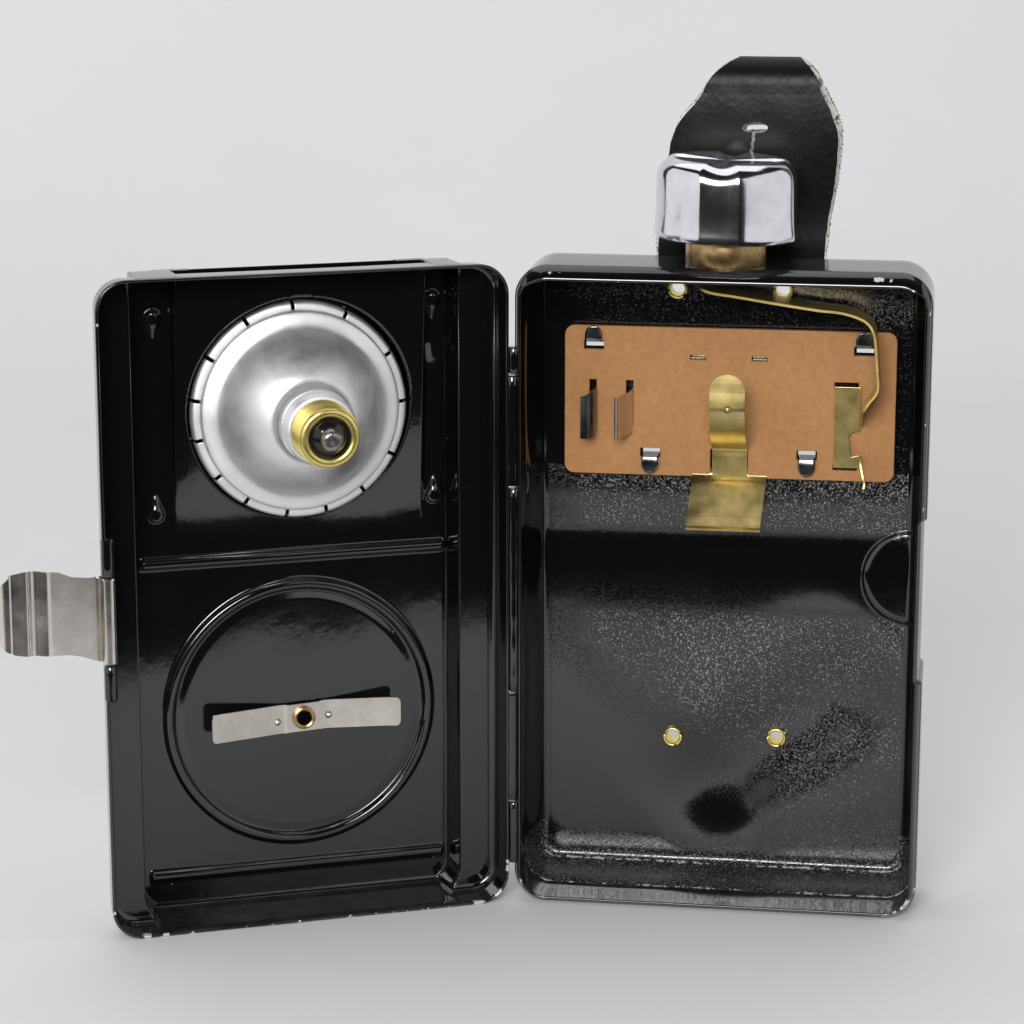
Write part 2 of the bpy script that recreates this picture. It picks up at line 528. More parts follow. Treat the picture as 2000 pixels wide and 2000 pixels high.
def case_loops(p, n, hb):
    top = sstep((n[:, 1] - 0.3) / 0.7)
    rec = (n[:, 0] > 0.9) * sstep((p[:, 1] - 41.2) / 0.8) * (1 - sstep((p[:, 1] - 68.3) / 0.8))
    jit = wav(p, 0.045, 0.21, 0.17, 1.3)
    L = []
    for k in range(1, 9):                                   # small radius to the first ridge
        a = k / 8 * radians(80)
        L.append((1.15 * sin(a), hb - 1.0 * (1 - cos(a))))
    L += [(1.45, hb - 1.6), (1.75, hb - 3.0 + jit), (2.15, hb - 5.5), (2.45, hb - 7.6 + jit), (2.62, 9.7 + jit * 4), (2.78, 9.2 + jit * 4), (2.95, 8.6 + jit * 4), (3.05, 7.8)]
    for v in (6.5, 5, 3.5, 2.2):
        L.append((3.12 - 0.35 * rec, v))
    fl = 0.75 + 1.15 * top                                   # lip turned inwards, widest along the top
    for k in range(1, 7):
        a = k / 6 * pi / 2
        L.append((3.12 - 0.35 * rec - fl * (1 - cos(a)), 1.6 - 1.25 * sin(a) + jit * 0.5))
    lip = 3.12 - 0.35 * rec - fl
    L += [(lip - 0.04, 0.12 + jit * 0.5), (lip + 0.04, -0.02 + jit * 0.5), (lip + 0.2, -0.08 + jit * 0.5)]
    outw = 3.55 - 0.85 * rec
    for k in range(1, 9):                                    # rolled outside of the lip
        a = k / 8 * pi / 2
        L.append((lip + 0.2 + (outw - 0.22 - lip - 0.2) * (0.4 * sin(a) + 0.6 * k / 8), -0.08 + 1.55 * (0.4 * (1 - cos(a)) + 0.6 * k / 8) + jit * 0.5 * (1 - k / 8)))
    L += [(outw - 0.18, 1.62), (outw - 0.03, 1.72), (outw, 1.85)]
    for v in (3, 6, 9, 12, 14):
        L.append((outw + 0.0 * v, v))
    for k in range(1, 9):
        a = k / 8 * pi / 2
        L.append((outw - 3.55 * (1 - cos(a)) if k < 8 else np.zeros(len(p)), 14.6 + (hb + 0.5 - 14.6) * sin(a)))
    return L
Rg = 1.9
ub = lines(3.62, 64.5, 0.26)
zb = zlines(3.57, 106.0, Rg, 0.26)
Vc, Fc = tray(CW, ub, zb, Rg, case_h, case_holes, case_loops)
# shift so that the outside runs from u 0.45..68.05 and z 0..109.6
chips_case = [(6.0, -0.1, 108.9, 1.3, 0.62), (7.4, 0.1, 109.0, 1.0, 0.62), (59.2, 0.2, 108.9, 1.5, 0.60), (61.2, 0.1, 108.7, 0.9, 0.58),
              (65.7, 0.6, 105.6, 0.8, 0.62), (67.2, 0.8, 103.2, 0.9, 0.66), (64.9, 0.0, 107.0, 0.7, 0.6), (67.6, 1.2, 60.2, 0.5, 0.62), (67.5, 1.2, 46.0, 0.8, 0.62),
              (66.4, 0.2, 3.0, 2.2, 0.56), (64.5, 0.1, 1.2, 2.2, 0.55), (62.0, 0.0, 0.8, 2.0, 0.5), (1.2, 0.0, 3.5, 1.6, 0.5), (5.0, 0.0, 1.0, 2.0, 0.48),
              (67.8, 1.5, 5.0, 1.2, 0.58), (67.6, 0.5, 71.0, 0.6, 0.6), (67.4, 0.3, 85.0, 0.5, 0.6)]
chip = chip_attr(Vc, chips_case)
rim = np.exp(-((Vc[:, 1] - 0.0) / 0.22) ** 2) * 0.30          # the raw edge of the lip shows metal here and there
nfl = len(ub) * len(zb)
rim[:nfl] = 0
grain_glint = np.zeros(len(Vc)); grain_glint[:nfl] = 1.0
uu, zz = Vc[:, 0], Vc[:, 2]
# bump and painted-glint weight: strong in the middle, weak low on the hinge side
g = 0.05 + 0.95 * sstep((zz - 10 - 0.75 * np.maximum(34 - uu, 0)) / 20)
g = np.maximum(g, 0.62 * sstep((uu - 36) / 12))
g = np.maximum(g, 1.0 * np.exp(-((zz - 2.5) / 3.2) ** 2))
g *= 1 - 0.95 * sstep((zz - 46.5) / 3) * (1 - sstep((zz - 61.0) / 2))  # glints left out of the band that mirrors the dark room
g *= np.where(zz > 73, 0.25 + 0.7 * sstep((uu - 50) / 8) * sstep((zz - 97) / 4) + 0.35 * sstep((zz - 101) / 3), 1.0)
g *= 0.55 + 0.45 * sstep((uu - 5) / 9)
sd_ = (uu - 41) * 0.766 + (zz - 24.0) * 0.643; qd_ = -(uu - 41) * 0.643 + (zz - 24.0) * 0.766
g *= 1 - 0.42 * np.exp(-((qd_ + 6.5) / 5.0) ** 2) * sstep((sd_ + 20) / 10) * (1 - sstep((sd_ - 22) / 8))  # fewer painted glints, so the reflection in the dent stays dark
grain_glint *= g
grain_glint[nfl:] = np.where((Vc[nfl:, 1] > 8.8) & (Vc[nfl:, 1] < 18.2) & (Vc[nfl:, 2] < 9), 1.0, 0.0)
worn_highlight = (Vc[:, 2] < 5) * 0.53 * np.maximum(np.exp(-((Vc[:, 1] - 9.3) / 0.45) ** 2), np.exp(-((Vc[:, 1] - 17.3) / 0.5) ** 2))  # bare-metal wear along two ridges, with their highlight painted in
worn_highlight[:nfl] = 0
rim = np.maximum(rim, worn_highlight)
case = mesh_obj('case', CW(Vc), Fc, M_CASE, root, True, {'chip': np.maximum(chip, rim), 'grain_glint': grain_glint}, sharp=0)

def eyelet(u, z, vf, frame, parent, rot, r0=1.15, r1=1.78, split=True):
    """Rolled brass eyelet with a split, petal-like rolled edge."""
    n = 40
    prof = [(r0, 3.4), (r0, 0.2)]
    for k in range(0, 9):
        a = pi - k / 8 * pi
        prof.append(((r0 + r1) / 2 + (r1 - r0) / 2 * cos(a), 0.2 - 0.55 * sin(a)))
    prof.append((r1 - 0.1, 0.45)); prof.append((r0 + 0.2, 0.5)); prof.append((r0 + 0.2, 3.4))
    th = np.linspace(0, 2 * pi, n, endpoint=False)
    gap = np.zeros(n)
    if split:
        for g0, wd in ((rot, 0.17), (rot + 2.3, 0.10), (rot + 4.0, 0.12)):
            d = np.abs((th - g0 + pi) % (2 * pi) - pi)
            gap = np.maximum(gap, 1 - sstep(d / wd / 1.3))
    V = []
    for r, h in prof:
        k = np.clip((r - r0 - 0.1) / (r1 - r0), 0, 1)
        rr = r - gap * k * 0.55
        hh = h + gap * np.clip((0.3 - h), 0, 1) * 0.5 * (k > 0)
        V.append(np.stack([u + rr * np.cos(th), vf + hh, z + rr * np.sin(th)], -1))
    return mesh_obj('eyelet', frame(np.concatenate(V)), grid_faces(len(prof), n, 0, True), M_BULB, parent)
for (a, c), rot in zip(EYE, (5.6, 5.3, 2.7, 2.9)):
    eyelet(a, c, float(case_h(np.array([a]), np.array([c]))[0]) - 0.45, CW, case, rot)

# lanced tabs bent over the board
for a, c, d in TABS:
    pts = []
    for k in range(5): pts.append((0, 18.2 - k * 0.5, 0.0))
    V = []; F = []
    nrow = 9
    for j in range(nrow):
        s = j / (nrow - 1)
        length = 3.0 * s
        hw = 1.42 if s < 0.45 else 1.42 * sqrt(max(1 - ((s - 0.45) / 0.56) ** 2, 0.0)) 
        for i in range(9):
            x = -hw + 2 * hw * i / 8
            bend = 15.55 - 0.25 * sin(min(s * 3, 1) * pi / 2) + 0.10 * sin(x * 2 + a) * s
            V.append((a + x, bend if j else 17.9, c + d * (0.35 + (length if j else 0.0))))
    o = mesh_obj('retaining_tab', CW(V), grid_faces(nrow, 9), M_STEEL, case)
    so = o.modifiers.new('solid', 'SOLIDIFY'); so.thickness = 0.4 * MM; so.offset = 0

# hinge barrels shared by the two halves
def tube(name, u, v, z0, z1, r, frame, material, parent, n=20, wob=0.0):
    prof = [(0.0, z0), (r * 0.8, z0), (r, z0 + 0.25)]
    m = max(4, int((z1 - z0) / 1.5))
    for k in range(1, m): prof.append((r + wob * sin(k * 1.7 + z0), z0 + 0.25 + (z1 - z0 - 0.5) * k / m))
    prof += [(r, z1 - 0.25), (r * 0.8, z1), (0.0, z1)]
    return revolve(prof, n, None, lambda V: frame(np.stack([u + V[:, 0], v + V[:, 1], V[:, 2]], -1)), name, material, parent)

# ---- door -----------------------------------------------------------------
RC = (33.0, 85.5)      # reflector axis on the door
def door_h(u, z):
    sd = sd_rrect(u, z, 6.9, 61.5, 0.1, 116.0, 5.0)
    h = 6.0 + 6.0 * sstep((-sd + 0.05) / 0.95)
    deep = sstep((-sd - 0.6) / 0.5)
    # ring pressed round the leaf spring
    r = np.hypot(u - 33.4, z - 33.3)
    h -= deep * 0.85 * np.exp(-((r - 22.3) / 0.85) ** 4)
    h -= deep * 0.25 * sstep((21.5 - r) / 2)
    # two cross ribs
    for zc, a, b_ in ((60.6, 7.9, 60.1), (6.3, 8.2, 59.8)):
        e = sstep((u - a) / 0.8) * sstep((b_ - u) / 0.8)
        h -= 0.8 * np.exp(-((z - zc) / 0.85) ** 4) * e
    # leaning tongue that holds the reflector
    lean = np.where(z < 70, np.clip(z - 63.0, 0, None) ** 2 / 14.0, z - 66.5) * 0.118
    bow = 1 - 0.10 * ((u - 33) / 21) ** 2
    e = sstep((u - 11.75) / 0.35) * sstep((54.1 - u) / 0.35) * (z > 60)
    gro = np.exp(-((u - 11.55) / 0.28) ** 2) * sstep((z - 68.0) / 4) * 0.5
    h -= lean * bow * e
    h += gro
    # hole for the reflector
    rr = np.hypot(u - RC[0], z - (RC[1] + 0.4))
    h += 4.2 * sstep((18.9 - rr) / 0.5)
    # four clenched lugs, drop-shaped
    for cu_, cz_, d in ((56.8, 101.6, 1), (9.9, 102.6, 1), (57.0, 69.0, -1), (9.8, 69.4, -1)):
        y = (z - cz_) * d            # +: round end, -: pointed end
        wv = np.where(y > 0, np.sqrt(np.clip(1 - (y / 1.45) ** 2, 0, 1)), np.clip(1 + y / 3.6, 0, 1)) * 1.45
        q = np.clip(1 - np.abs(u - cu_) / np.maximum(wv, 0.05), 0, 1) * (wv > 0.06)
        h -= 1.0 * np.sqrt(np.clip(1 - (1 - q) ** 2, 0, 1)) * sstep(wv / 1.45 * 1.2)
    # small waves in the sheet
    h += 0.05 * np.sin(u * 0.21 + z * 0.05) * np.sin(z * 0.13 + 0.4) * deep
    h += 0.35 * deep * np.exp(-(np.hypot(u - 10.2, (z - 95.5) * 0.6) / 1.4) ** 2)
    return h
def door_holes(u, z, grow=0.0):
    return np.zeros(len(u), bool)
def door_loops(p, n, hb):
    jit = wav(p, 0.05, 0.27, 0.33, 0.4)
    L = []
    for k in range(1, 9):
        a = k / 8 * pi / 2
        L.append((1.05 * sin(a), hb - 1.2 * (1 - cos(a))))
    for k in range(1, 7):
        L.append((1.05 + 0.03 * k, (hb - 1.2) * (1 - k / 6) + 0.2 * k / 6))
    L += [(1.28, 0.06 + jit), (1.42, -0.02 + jit), (1.58, 0.02 + jit), (1.70, 0.16 + jit), (1.74, 0.4)]
    for k in range(1, 6):
        L.append((1.74 - 0.08 * k, 0.4 + (hb - 1.4) * k / 5))
    for k in range(1, 8):
        a = k / 7 * pi / 2
        L.append((1.34 * cos(a), (hb - 1.0) + 1.5 * sin(a)))
    return L
ub = lines(1.75, 66.15, 0.19, ((5.8, 13.0, 0.12), (53.5, 62.5, 0.12)))
zb = zlines(1.75, 108.25, 3.4, 0.19, ((3.9, 8.0, 0.15), (58.8, 62.4, 0.15)))
Vd, Fd = tray(LW, ub, zb, 3.4, door_h, door_holes, door_loops)
nfl = len(ub) * len(zb)
chips_door = [(62.5, 0.0, 0.7, 1.8, 0.56), (59.5, 0.0, 0.1, 1.6, 0.52), (55.0, 0, 0.1, 1.6, 0.46), (34.0, 0, 0.05, 1.2, 0.58), (28.0, 0, 0.05, 1.3, 0.58), (5.6, 0.1, 0.2, 1.6, 0.6),
              (2.0, 0.1, 2.0, 1.5, 0.62), (0.3, 0.1, 6.0, 1.0, 0.62), (0.4, 0.1, 7.4, 0.8, 0.62), (14, 0, 0.05, 1.0, 0.55), (67.5, 0.2, 5.0, 1.0, 0.5), (67.6, 0.1, 103.0, 0.8, 0.5)]
chip = chip_attr(Vd, chips_door)
rim = np.exp(-((Vd[:, 1] - 0.0) / 0.15) ** 2) * np.where(Vd[:, 2] < 3, 0.36, 0.10)
rim[:nfl] = 0
door = mesh_obj('door', LW(Vd), Fd[:, ::-1].copy(), M_DOOR, root, True, {'chip': np.maximum(chip, rim), 'grain_glint': np.zeros(len(Vd))}, sharp=0)

# filter holder on the outside of the door: its top edge with the slot shows above the rim
out = [(7.6, 70.0), (60.2, 70.0), (60.2, 105.4)]
for k in range(1, 8):
    a = k / 7 * pi / 2
    out.append((56.2 + 4.0 * cos(a), 105.2 + 4.0 * sin(a)))
out += [(50.2, 109.2), (50.2, 104.5), (15.9, 104.5), (15.9, 109.2)]
for k in range(0, 8):
    a = pi / 2 + k / 7 * pi / 2
    out.append((11.6 + 4.0 * cos(a), 105.2 + 4.0 * sin(a)))
plate('filter_holder', out, [], 12.7, 14.3, LW, M_BLACK, door, 0.1)
plate('filter_holder_back', rrect(7.6, 60.2, 70.0, 109.0, 4.0), [], 14.35, 14.8, LW, M_BLACK, door, 0.1)

# ---- hinge ----------------------------------------------------------------
hinge = [(96.0, 91.6, 'c'), (91.3, 72.7, 'd'), (72.3, 37.3, 'c'), (36.9, 18.2, 'd'), (17.8, 7.0, 'c')]
for z1, z0, who in hinge:
    tube('hinge_knuckle', 0.02 if who == 'c' else -0.22, 0.85, z0, z1, 0.98 if who == 'c' else 1.05, CW, M_BLACK, case if who == 'c' else door, 18, 0.03)

# ---- reflector ------------------------------------------------------------
VR = 10.0
def refl_map(V, tilt=0.013):
    return LW(np.stack([RC[0] + V[:, 0], VR - V[:, 2], RC[1] + V[:, 1] - tilt * V[:, 2]], -1))
n = 720
th = np.linspace(0, 2 * pi, n, endpoint=False)
slit = np.zeros(n)
ang = np.radians([87, 60, 32, 8, -14, -37, -58, -82, -104, -127, -152, 178, 150, 117])
for a in ang:
    d = np.abs((th - a + pi) % (2 * pi) - pi)
    slit = np.maximum(slit, 1 - sstep((d - 0.004) / 0.010))
prof = [(18.05, -1.9), (18.05, -0.9), (17.95, -0.35), (17.6, -0.05), (17.1, 0.0), (16.75, 0.05), (16.6, 0.3), (16.5, 0.6), (16.3, 0.8), (15.7, 0.92), (15.0, 1.1), (14.4, 1.38), (14.0, 1.64)]
for k in range(0, 17):                                   # the dome
    a = k / 16
    prof.append((13.7 - 7.1 * a, 1.95 + 7.5 * (0.45 * a + 0.55 * (2 * a - a * a))))
prof += [(6.45, 9.7), (6.35, 10.0), (6.3, 10.6), (6.2, 11.0), (6.02, 11.2), (5.95, 12.0), (5.9, 12.8)]
for k in range(4):
    h0 = 12.9 + k * 0.72
    prof += [(5.66, h0 + 0.1), (5.8, h0 + 0.3), (5.82, h0 + 0.45), (5.62, h0 + 0.66)]
prof += [(5.5, 15.9), (5.3, 16.05), (4.6, 16.05)]
V = []
for r, h in prof:
    k = np.clip((r - 16.9) / 0.4, 0, 1)
    V.append(np.stack([(r - slit * k * 0.0) * np.cos(th), r * np.sin(th), h + 0 * th], -1))
V = np.concatenate(V)
F = grid_faces(len(prof), n, 0, True)
rowi = F[:, 0] // n
coli = F[:, 0] % n
cut = (rowi < 5) & ((slit[coli] > 0.5) | (slit[(coli + 1) % n] > 0.5))
reflector = mesh_obj('reflector', refl_map(V), F[~cut], M_ALU, root)
so = reflector.modifiers.new('solid', 'SOLIDIFY'); so.thickness = 0.25 * MM; so.offset = 0

# ---- bulb -----------------------------------------------------------------
prof = [(4.4, 15.2), (4.9, 15.4)]
for k in range(5):
    h0 = 16.1 + k * 1.05
    prof += [(4.5, h0), (4.7, h0 + 0.16), (5.06, h0 + 0.40), (5.1, h0 + 0.60), (4.74, h0 + 0.86)]
prof += [(4.72, 21.45), (4.8, 21.7), (4.7, 21.95), (4.45, 22.1), (3.9, 22.15), (3.5, 22.0), (3.3, 21.7), (3.25, 21.2)]
bulb = revolve(prof, 72, None, refl_map, 'bulb', M_BULB, root)
bulb['label'] = 'brass screw base of a small bulb in the reflector'
prof = [(3.3, 21.4), (3.1, 21.35), (2.9, 21.6), (2.3, 22.1), (1.7, 22.5), (1.2, 22.7), (0.0, 22.7)]
revolve(prof, 48, None, refl_map, 'insulator', M_GLASS, bulb)
prof = [(1.6, 22.2), (1.8, 22.6), (1.88, 23.1), (1.8, 23.8), (1.5, 24.3), (1.0, 24.5), (0.5, 24.45), (0.0, 24.4)]
revolve(prof, 32, None, lambda V: refl_map(V * np.array([1, 1, 1.0]) + np.array([0.1, 0.05, 0])), 'contact_tip', M_LEAD, bulb,
        rfun=lambda th, r, h: 1 + 0.05 * np.sin(3 * th + h) + 0.04 * np.sin(5 * th))

# ---- leaf spring on the door ----------------------------------------------
path = [(49.2, 8.1, 32.45), (48.2, 8.35, 32.5), (46.4, 8.75, 32.5), (41.0, 10.1, 32.45), (37.6, 11.05, 32.4), (36.4, 11.2, 32.4), (35.6, 11.0, 32.4), (33.0, 10.9, 32.55), (30.4, 11.0, 32.65),
        (29.6, 11.15, 32.7), (28.2, 11.0, 32.75), (24.0, 10.0, 32.85), (19.6, 8.85, 33.0), (17.9, 8.35, 33.0), (16.8, 8.1, 33.0)]
P = smooth_path(path, 71)
hv = []
for q in P:
    base = 2.48
    if 30.2 < q[0] < 35.8: base = 2.40
    e = min(49.2 - q[0], q[0] - 16.8)
    if e < 0.8: base -= 0.8 - sqrt(max(0.64 - (0.8 - e) ** 2, 0))
    hv.append((-base, base))
leaf = strip(P, (0, 0, 1), 2.4, 0.35, LW, 'leaf_spring', M_NICK, root, hv)
leaf['label'] = 'bent nickel leaf spring riveted across the ringed panel'
prof = [(1.15, 3.0), (1.15, 0.0), (1.3, -0.35), (1.6, -0.5), (1.9, -0.35), (2.0, 0.0), (2.0, 0.3)]
revolve(prof, 36, None, lambda V: LW(np.stack([33.0 + V[:, 0], 10.5 + V[:, 2], 32.55 + V[:, 1]], -1)), 'rivet', M_STEM, leaf)
prof = [(0.0, 0.6), (1.17, 0.6)]
revolve(prof, 24, None, lambda V: LW(np.stack([33.0 + V[:, 0], 10.02 + V[:, 2], 32.55 + V[:, 1]], -1)), 'rivet_bore_shade', M_VOID, leaf)  # black disc standing in for the shade of the bore
for cu_, cz_, vv in ((37.5, 32.0, 10.95), (28.6, 32.6, 10.95)):
    prof = [(0.75, 0.1), (0.6, -0.15), (0.3, -0.42), (0.0, -0.5)]
    revolve(prof, 20, None, lambda V: LW(np.stack([cu_ + V[:, 0], vv + V[:, 2], cz_ + V[:, 1]], -1)), 'dimple', M_NICK, leaf)

# ---- latch on the free edge of the door ------------------------------------
for z0, z1 in ((61.9, 68.2), (41.2, 47.2)):
    tube('latch_knuckle', 67.0, 0.6, z0, z1, 1.05, LW, M_BLACK, door, 24, 0.01)
path = [(67.7, 1.7, 0), (68.5, 1.5, 0), (70.0, 1.15, 0), (73.0, 0.42, 0), (75.8, -0.28, 0), (76.6, -0.5, 0), (77.2, -0.75, 0), (78.1, -0.48, 0), (79.0, -0.14, 0), (79.5, -0.4, 0), (80.1, -0.55, 0), (80.5, -0.85, 0), (81.6, -0.47, 0), (82.6, -0.08, 0), (83.1, -0.25, 0), (83.8, -0.05, 0), (84.5, 0.8, 0), (85.1, 1.9, 0), (85.5, 3.1, 0)]
P = smooth_path(path, 109)
ut = [(67, 62.0), (70, 61.9), (72.9, 62.4), (75.2, 63.5), (77.8, 63.9), (80.6, 64.1), (82.7, 63.5), (84.0, 62.0), (84.9, 60.2), (85.6, 58.0)]
ubt = [(67, 47.4), (69, 47.9), (71.5, 49.0), (73.7, 49.6), (77, 49.9), (82.3, 50.3), (83.6, 50.9), (84.9, 52.2), (85.6, 54.0)]
hv = [(float(np.interp(q[0], *zip(*ubt))), float(np.interp(q[0], *zip(*ut)))) for q in P]
latch = strip(P, (0, 0, 1), 1, 0.4, LW, 'latch', M_NICK, root, hv)
latch.data.materials[0] = M_LATCH
latch['label'] = 'ridged nickel latch clip folded out from the door edge'
tube('latch_barrel', 67.0, 0.5, 47.4, 61.75, 1.12, LW, M_LATCH, latch, 24, 0.01)

# ---- contact board ---------------------------------------------------------
def rect(a, b_, c, d): return [(a, c), (b_, c), (b_, d), (a, d)]
def corner(cx, cz, r, a0, n=5): return [(cx + r * cos(a0 + k * pi / 2 / n), cz + r * sin(a0 + k * pi / 2 / n)) for k in range(n + 1)]
u0, u1, z0, z1, r = 6.5, 62.1, 71.8, 97.2, 1.6
out = corner(u0 + r, z0 + r, r, pi) + [(30.8, z0)] + corner(30.8, z0 + 0.5, 0.5, -pi / 2)[1:] + [(31.3, 76.6), (37.6, 76.6)] + corner(38.1, z0 + 0.5, 0.5, pi) + corner(u1 - r, z0 + r, r, -pi / 2) + corner(u1 - r, z1 - r, r, 0) + corner(u0 + r, z1 - r, r, pi / 2)
holes = [rect(a - 1.7, a + 1.7, c - 0.75 - 0.1 * d, c + 0.75 - 0.1 * d) for a, c, d in TABS]
holes += [rect(27.7, 30.3, 91.75, 92.6), rect(38.0, 40.6, 91.75, 92.6), rect(10.7, 11.9, 80.0, 88.0), rect(16.9, 18.15, 80.2, 88.0), rect(51.9, 55.9, 87.6, 88.6), rect(51.9, 55.9, 73.6, 74.5)]
board = plate('contact_board', out, holes, 16.0, 17.1, CW, M_CARD, root, 0.12)
board['label'] = 'brown hardboard plate carrying the brass contacts'
# the brass strip whose lugs show in the two small slots
plate('slot_lug', rect(27.85, 30.2, 91.7, 92.15), [], 16.2, 16.9, CW, M_BRASS, board, 0.05)
plate('slot_lug', rect(38.15, 40.5, 91.7, 92.15), [], 16.2, 16.9, CW, M_BRASS, board, 0.05)
plate('backing_strip', rect(27.0, 41.2, 86, 93.5), [], 17.25, 17.5, CW, M_STEEL, board, 0.02)
# two nickel clips
P = smooth_path([(11.7, 17.2, 83.2), (11.75, 15.6, 83.0), (11.7, 13.8, 82.8), (11.3, 12.6, 82.6), (10.6, 12.0, 82.5), (9.7, 12.0, 82.5)], 25)
hv = [(-3.9 + 0.0 * i, 3.9 - 0.6 * sstep(np.array(abs(i - 12) / 12.0)).item() * (i > 12)) for i in range(25)]
strip(P, (0, 0, 1), 3.9, 0.35, CW, 'battery_clip', M_STEEL, board, hv)
P = smooth_path([(18.0, 17.2, 83.0), (17.95, 16.0, 82.8), (17.4, 14.6, 82.6), (16.3, 12.6, 82.3), (15.9, 11.8, 82.2), (15.55, 11.5, 82.2)], 25)
strip(P, (0, 0, 1), 3.6, 0.35, CW, 'battery_clip', M_NICK, board)

# ---- brass battery contacts ------------------------------------------------
path = [(34.6, 16.1, 71.4), (34.6, 15.9, 73.0), (34.6, 15.7, 75.2), (34.6, 15.6, 76.9), (34.6, 14.6, 77.6), (34.6, 12.4, 79.0), (34.6, 10.2, 80.9), (34.6, 8.7, 82.9), (34.6, 8.0, 84.6), (34.6, 7.95, 86.0), (34.6, 8.1, 88.0), (34.6, 8.2, 89.4), (34.6, 8.35, 90.9)]
P = smooth_path(path, 97)
hv = []
for q in P:
    hwid = 2.95
    if q[2] > 87.95: hwid = max(0.12, 2.95 * sqrt(max(1 - ((q[2] - 87.95) / 2.98) ** 2, 0)))
    hv.append((-hwid, hwid))
contact = strip(P, (1, 0, 0), 2.9, 0.4, CW, 'centre_contact', M_BRASS, root, hv)
contact['label'] = 'springy brass tongue contact in the middle of the board'
path = [(34.6, 16.3, 73.2), (34.6, 16.2, 72.2), (34.55, 15.7, 71.5), (34.5, 15.0, 70.7), (34.3, 13.4, 68.3), (34.1, 11.9, 66.0), (34.0, 11.1, 64.7), (34.0, 10.75, 64.2), (34.0, 10.3, 64.0)]
strip(smooth_path(path, 57), (1, 0, 0.0), 6.25, 0.4, CW, 'contact_flap', M_BRASS, contact)
prof = [(0.7, 0.05), (0.5, -0.2), (0.25, -0.35), (0.0, -0.4)]
revolve(prof, 18, None, lambda V: CW(np.stack([34.7 + V[:, 0], 7.8 + V[:, 2], 85.1 + V[:, 1]], -1)), 'dimple', M_BRASS, contact)

# switch spring: flat foot on the board, blade standing on edge up to the knob
foot = [(52.0, 74.2), (56.35, 74.2), (56.35, 76.4), (54.9, 76.1), (54.75, 78.0), (54.5, 79.6), (55.2, 80.4), (56.35, 80.6), (56.35, 88.0), (52.0, 88.0)]
switch = plate('switch_spring', foot, [], 15.35, 15.75, CW, M_BRASS, root, 0.08)
switch['label'] = 'brass switch spring bent up from the board to the knob'
path = [(56.45, 80.9), (56.55, 82.6), (56.8, 84.6), (57.8, 86.6), (59.0, 88.2), (59.35, 89.6), (59.1, 92.7), (58.7, 97.0), (58.3, 98.7), (57.3, 100.1), (55.6, 101.0), (52.8, 101.7), (49.4, 102.0), (42.7, 102.9), (36.0, 103.9), (32.2, 104.4), (30.3, 104.9), (29.0, 105.4)]
P2 = smooth_path([(a, 0, c) for a, c in path], 120)
hv = []
for i, q in enumerate(P2):
    s = i / 119
    f0 = 15.6 + (8.0 - 15.6) * float(sstep(np.array((s - 0.0) / 0.16)))
    b0 = 15.7 - 0.4 * s
    if s > 0.9:                                   # rounded tip
        e = (s - 0.9) / 0.1
        m = (f0 + b0) / 2; hw_ = (b0 - f0) / 2 * sqrt(max(1 - e ** 2.2, 0.02)); f0, b0 = m - hw_, m + hw_
    hv.append((f0, b0))
strip(P2, (0, 1, 0), 1, 0.4, CW, 'switch_blade', M_BLADE, switch, hv)
P3 = smooth_path([(56.45, 15.2, 76.2), (56.6, 15.0, 74.8), (57.0, 14.4, 73.0), (57.3, 13.9, 72.0), (57.2, 13.6, 71.2)], 20)
strip(P3, (0, 1, 0), 0.5, 0.3, CW, 'switch_tail', M_BRASSD, switch)

# ---- knob on top of the case -------------------------------------------------
KU, KV = 34.05, 8.0
ZT = 109.55
th = np.linspace(0, 2 * pi, 240, endpoint=False)
rk = np.full(240, 11.75)
for a in (-pi / 2, 0, pi / 2, pi):                     # four shallow flutes
    d = (th - a + 0.04 + pi) % (2 * pi) - pi
    rk = np.where(np.abs(d) < 0.28, 11.3 / np.cos(d) - 0.08 * (np.cos(d / 0.28 * pi) + 1) / 2, rk)
prof = [(-6.0, 114.3), (-1.6, 114.3), (-0.6, 114.15), (-0.1, 114.0), (0.12, 114.2), (0.18, 114.7), (0.1, 115.4), (0.0, 116.4), (-0.05, 118), (-0.1, 120), (-0.15, 122), (-0.2, 123.6)]
for k in range(1, 9):
    a = k / 8 * pi / 2
    prof.append((-0.2 - 2.6 * (1 - cos(a)), 123.6 + 3.2 * sin(a)))
prof += [(-4.0, 126.85), (-6.0, 126.7), (-8.2, 126.6)]
V = []
for off, h in prof:
    rr = np.maximum(rk + off, 0.3)
    # the crown dips a little over each flute
    dip = np.clip((h - 121) / 6, 0, 1) * (11.75 - rk) * 1.3
    V.append(np.stack([KU + rr * np.cos(th), KV + rr * np.sin(th), h - dip - 0.026 * rr * np.cos(th)], -1))
nk = len(th)
V = np.concatenate(V + [np.array([[KU, KV, 126.4]])])
F = [list(f) for f in grid_faces(len(prof), nk, 0, True)]
last = (len(prof) - 1) * nk
F += [[last + i, last + (i + 1) % nk, len(V) - 1] for i in range(nk)]
knob = mesh_obj('knob', CW(V), F, M_CHROME, root)
knob['label'] = 'four lobed chrome screw knob on top of the case'
prof = [(5.0, ZT - 0.4), (6.45, ZT - 0.1), (6.6, ZT + 0.15), (6.6, 113.9), (6.4, 114.2), (5.0, 114.4)]
revolve(prof, 72, None, lambda V: CW(np.stack([KU + V[:, 0], KV + V[:, 1], V[:, 2]], -1)), 'collar', M_STEM, knob)

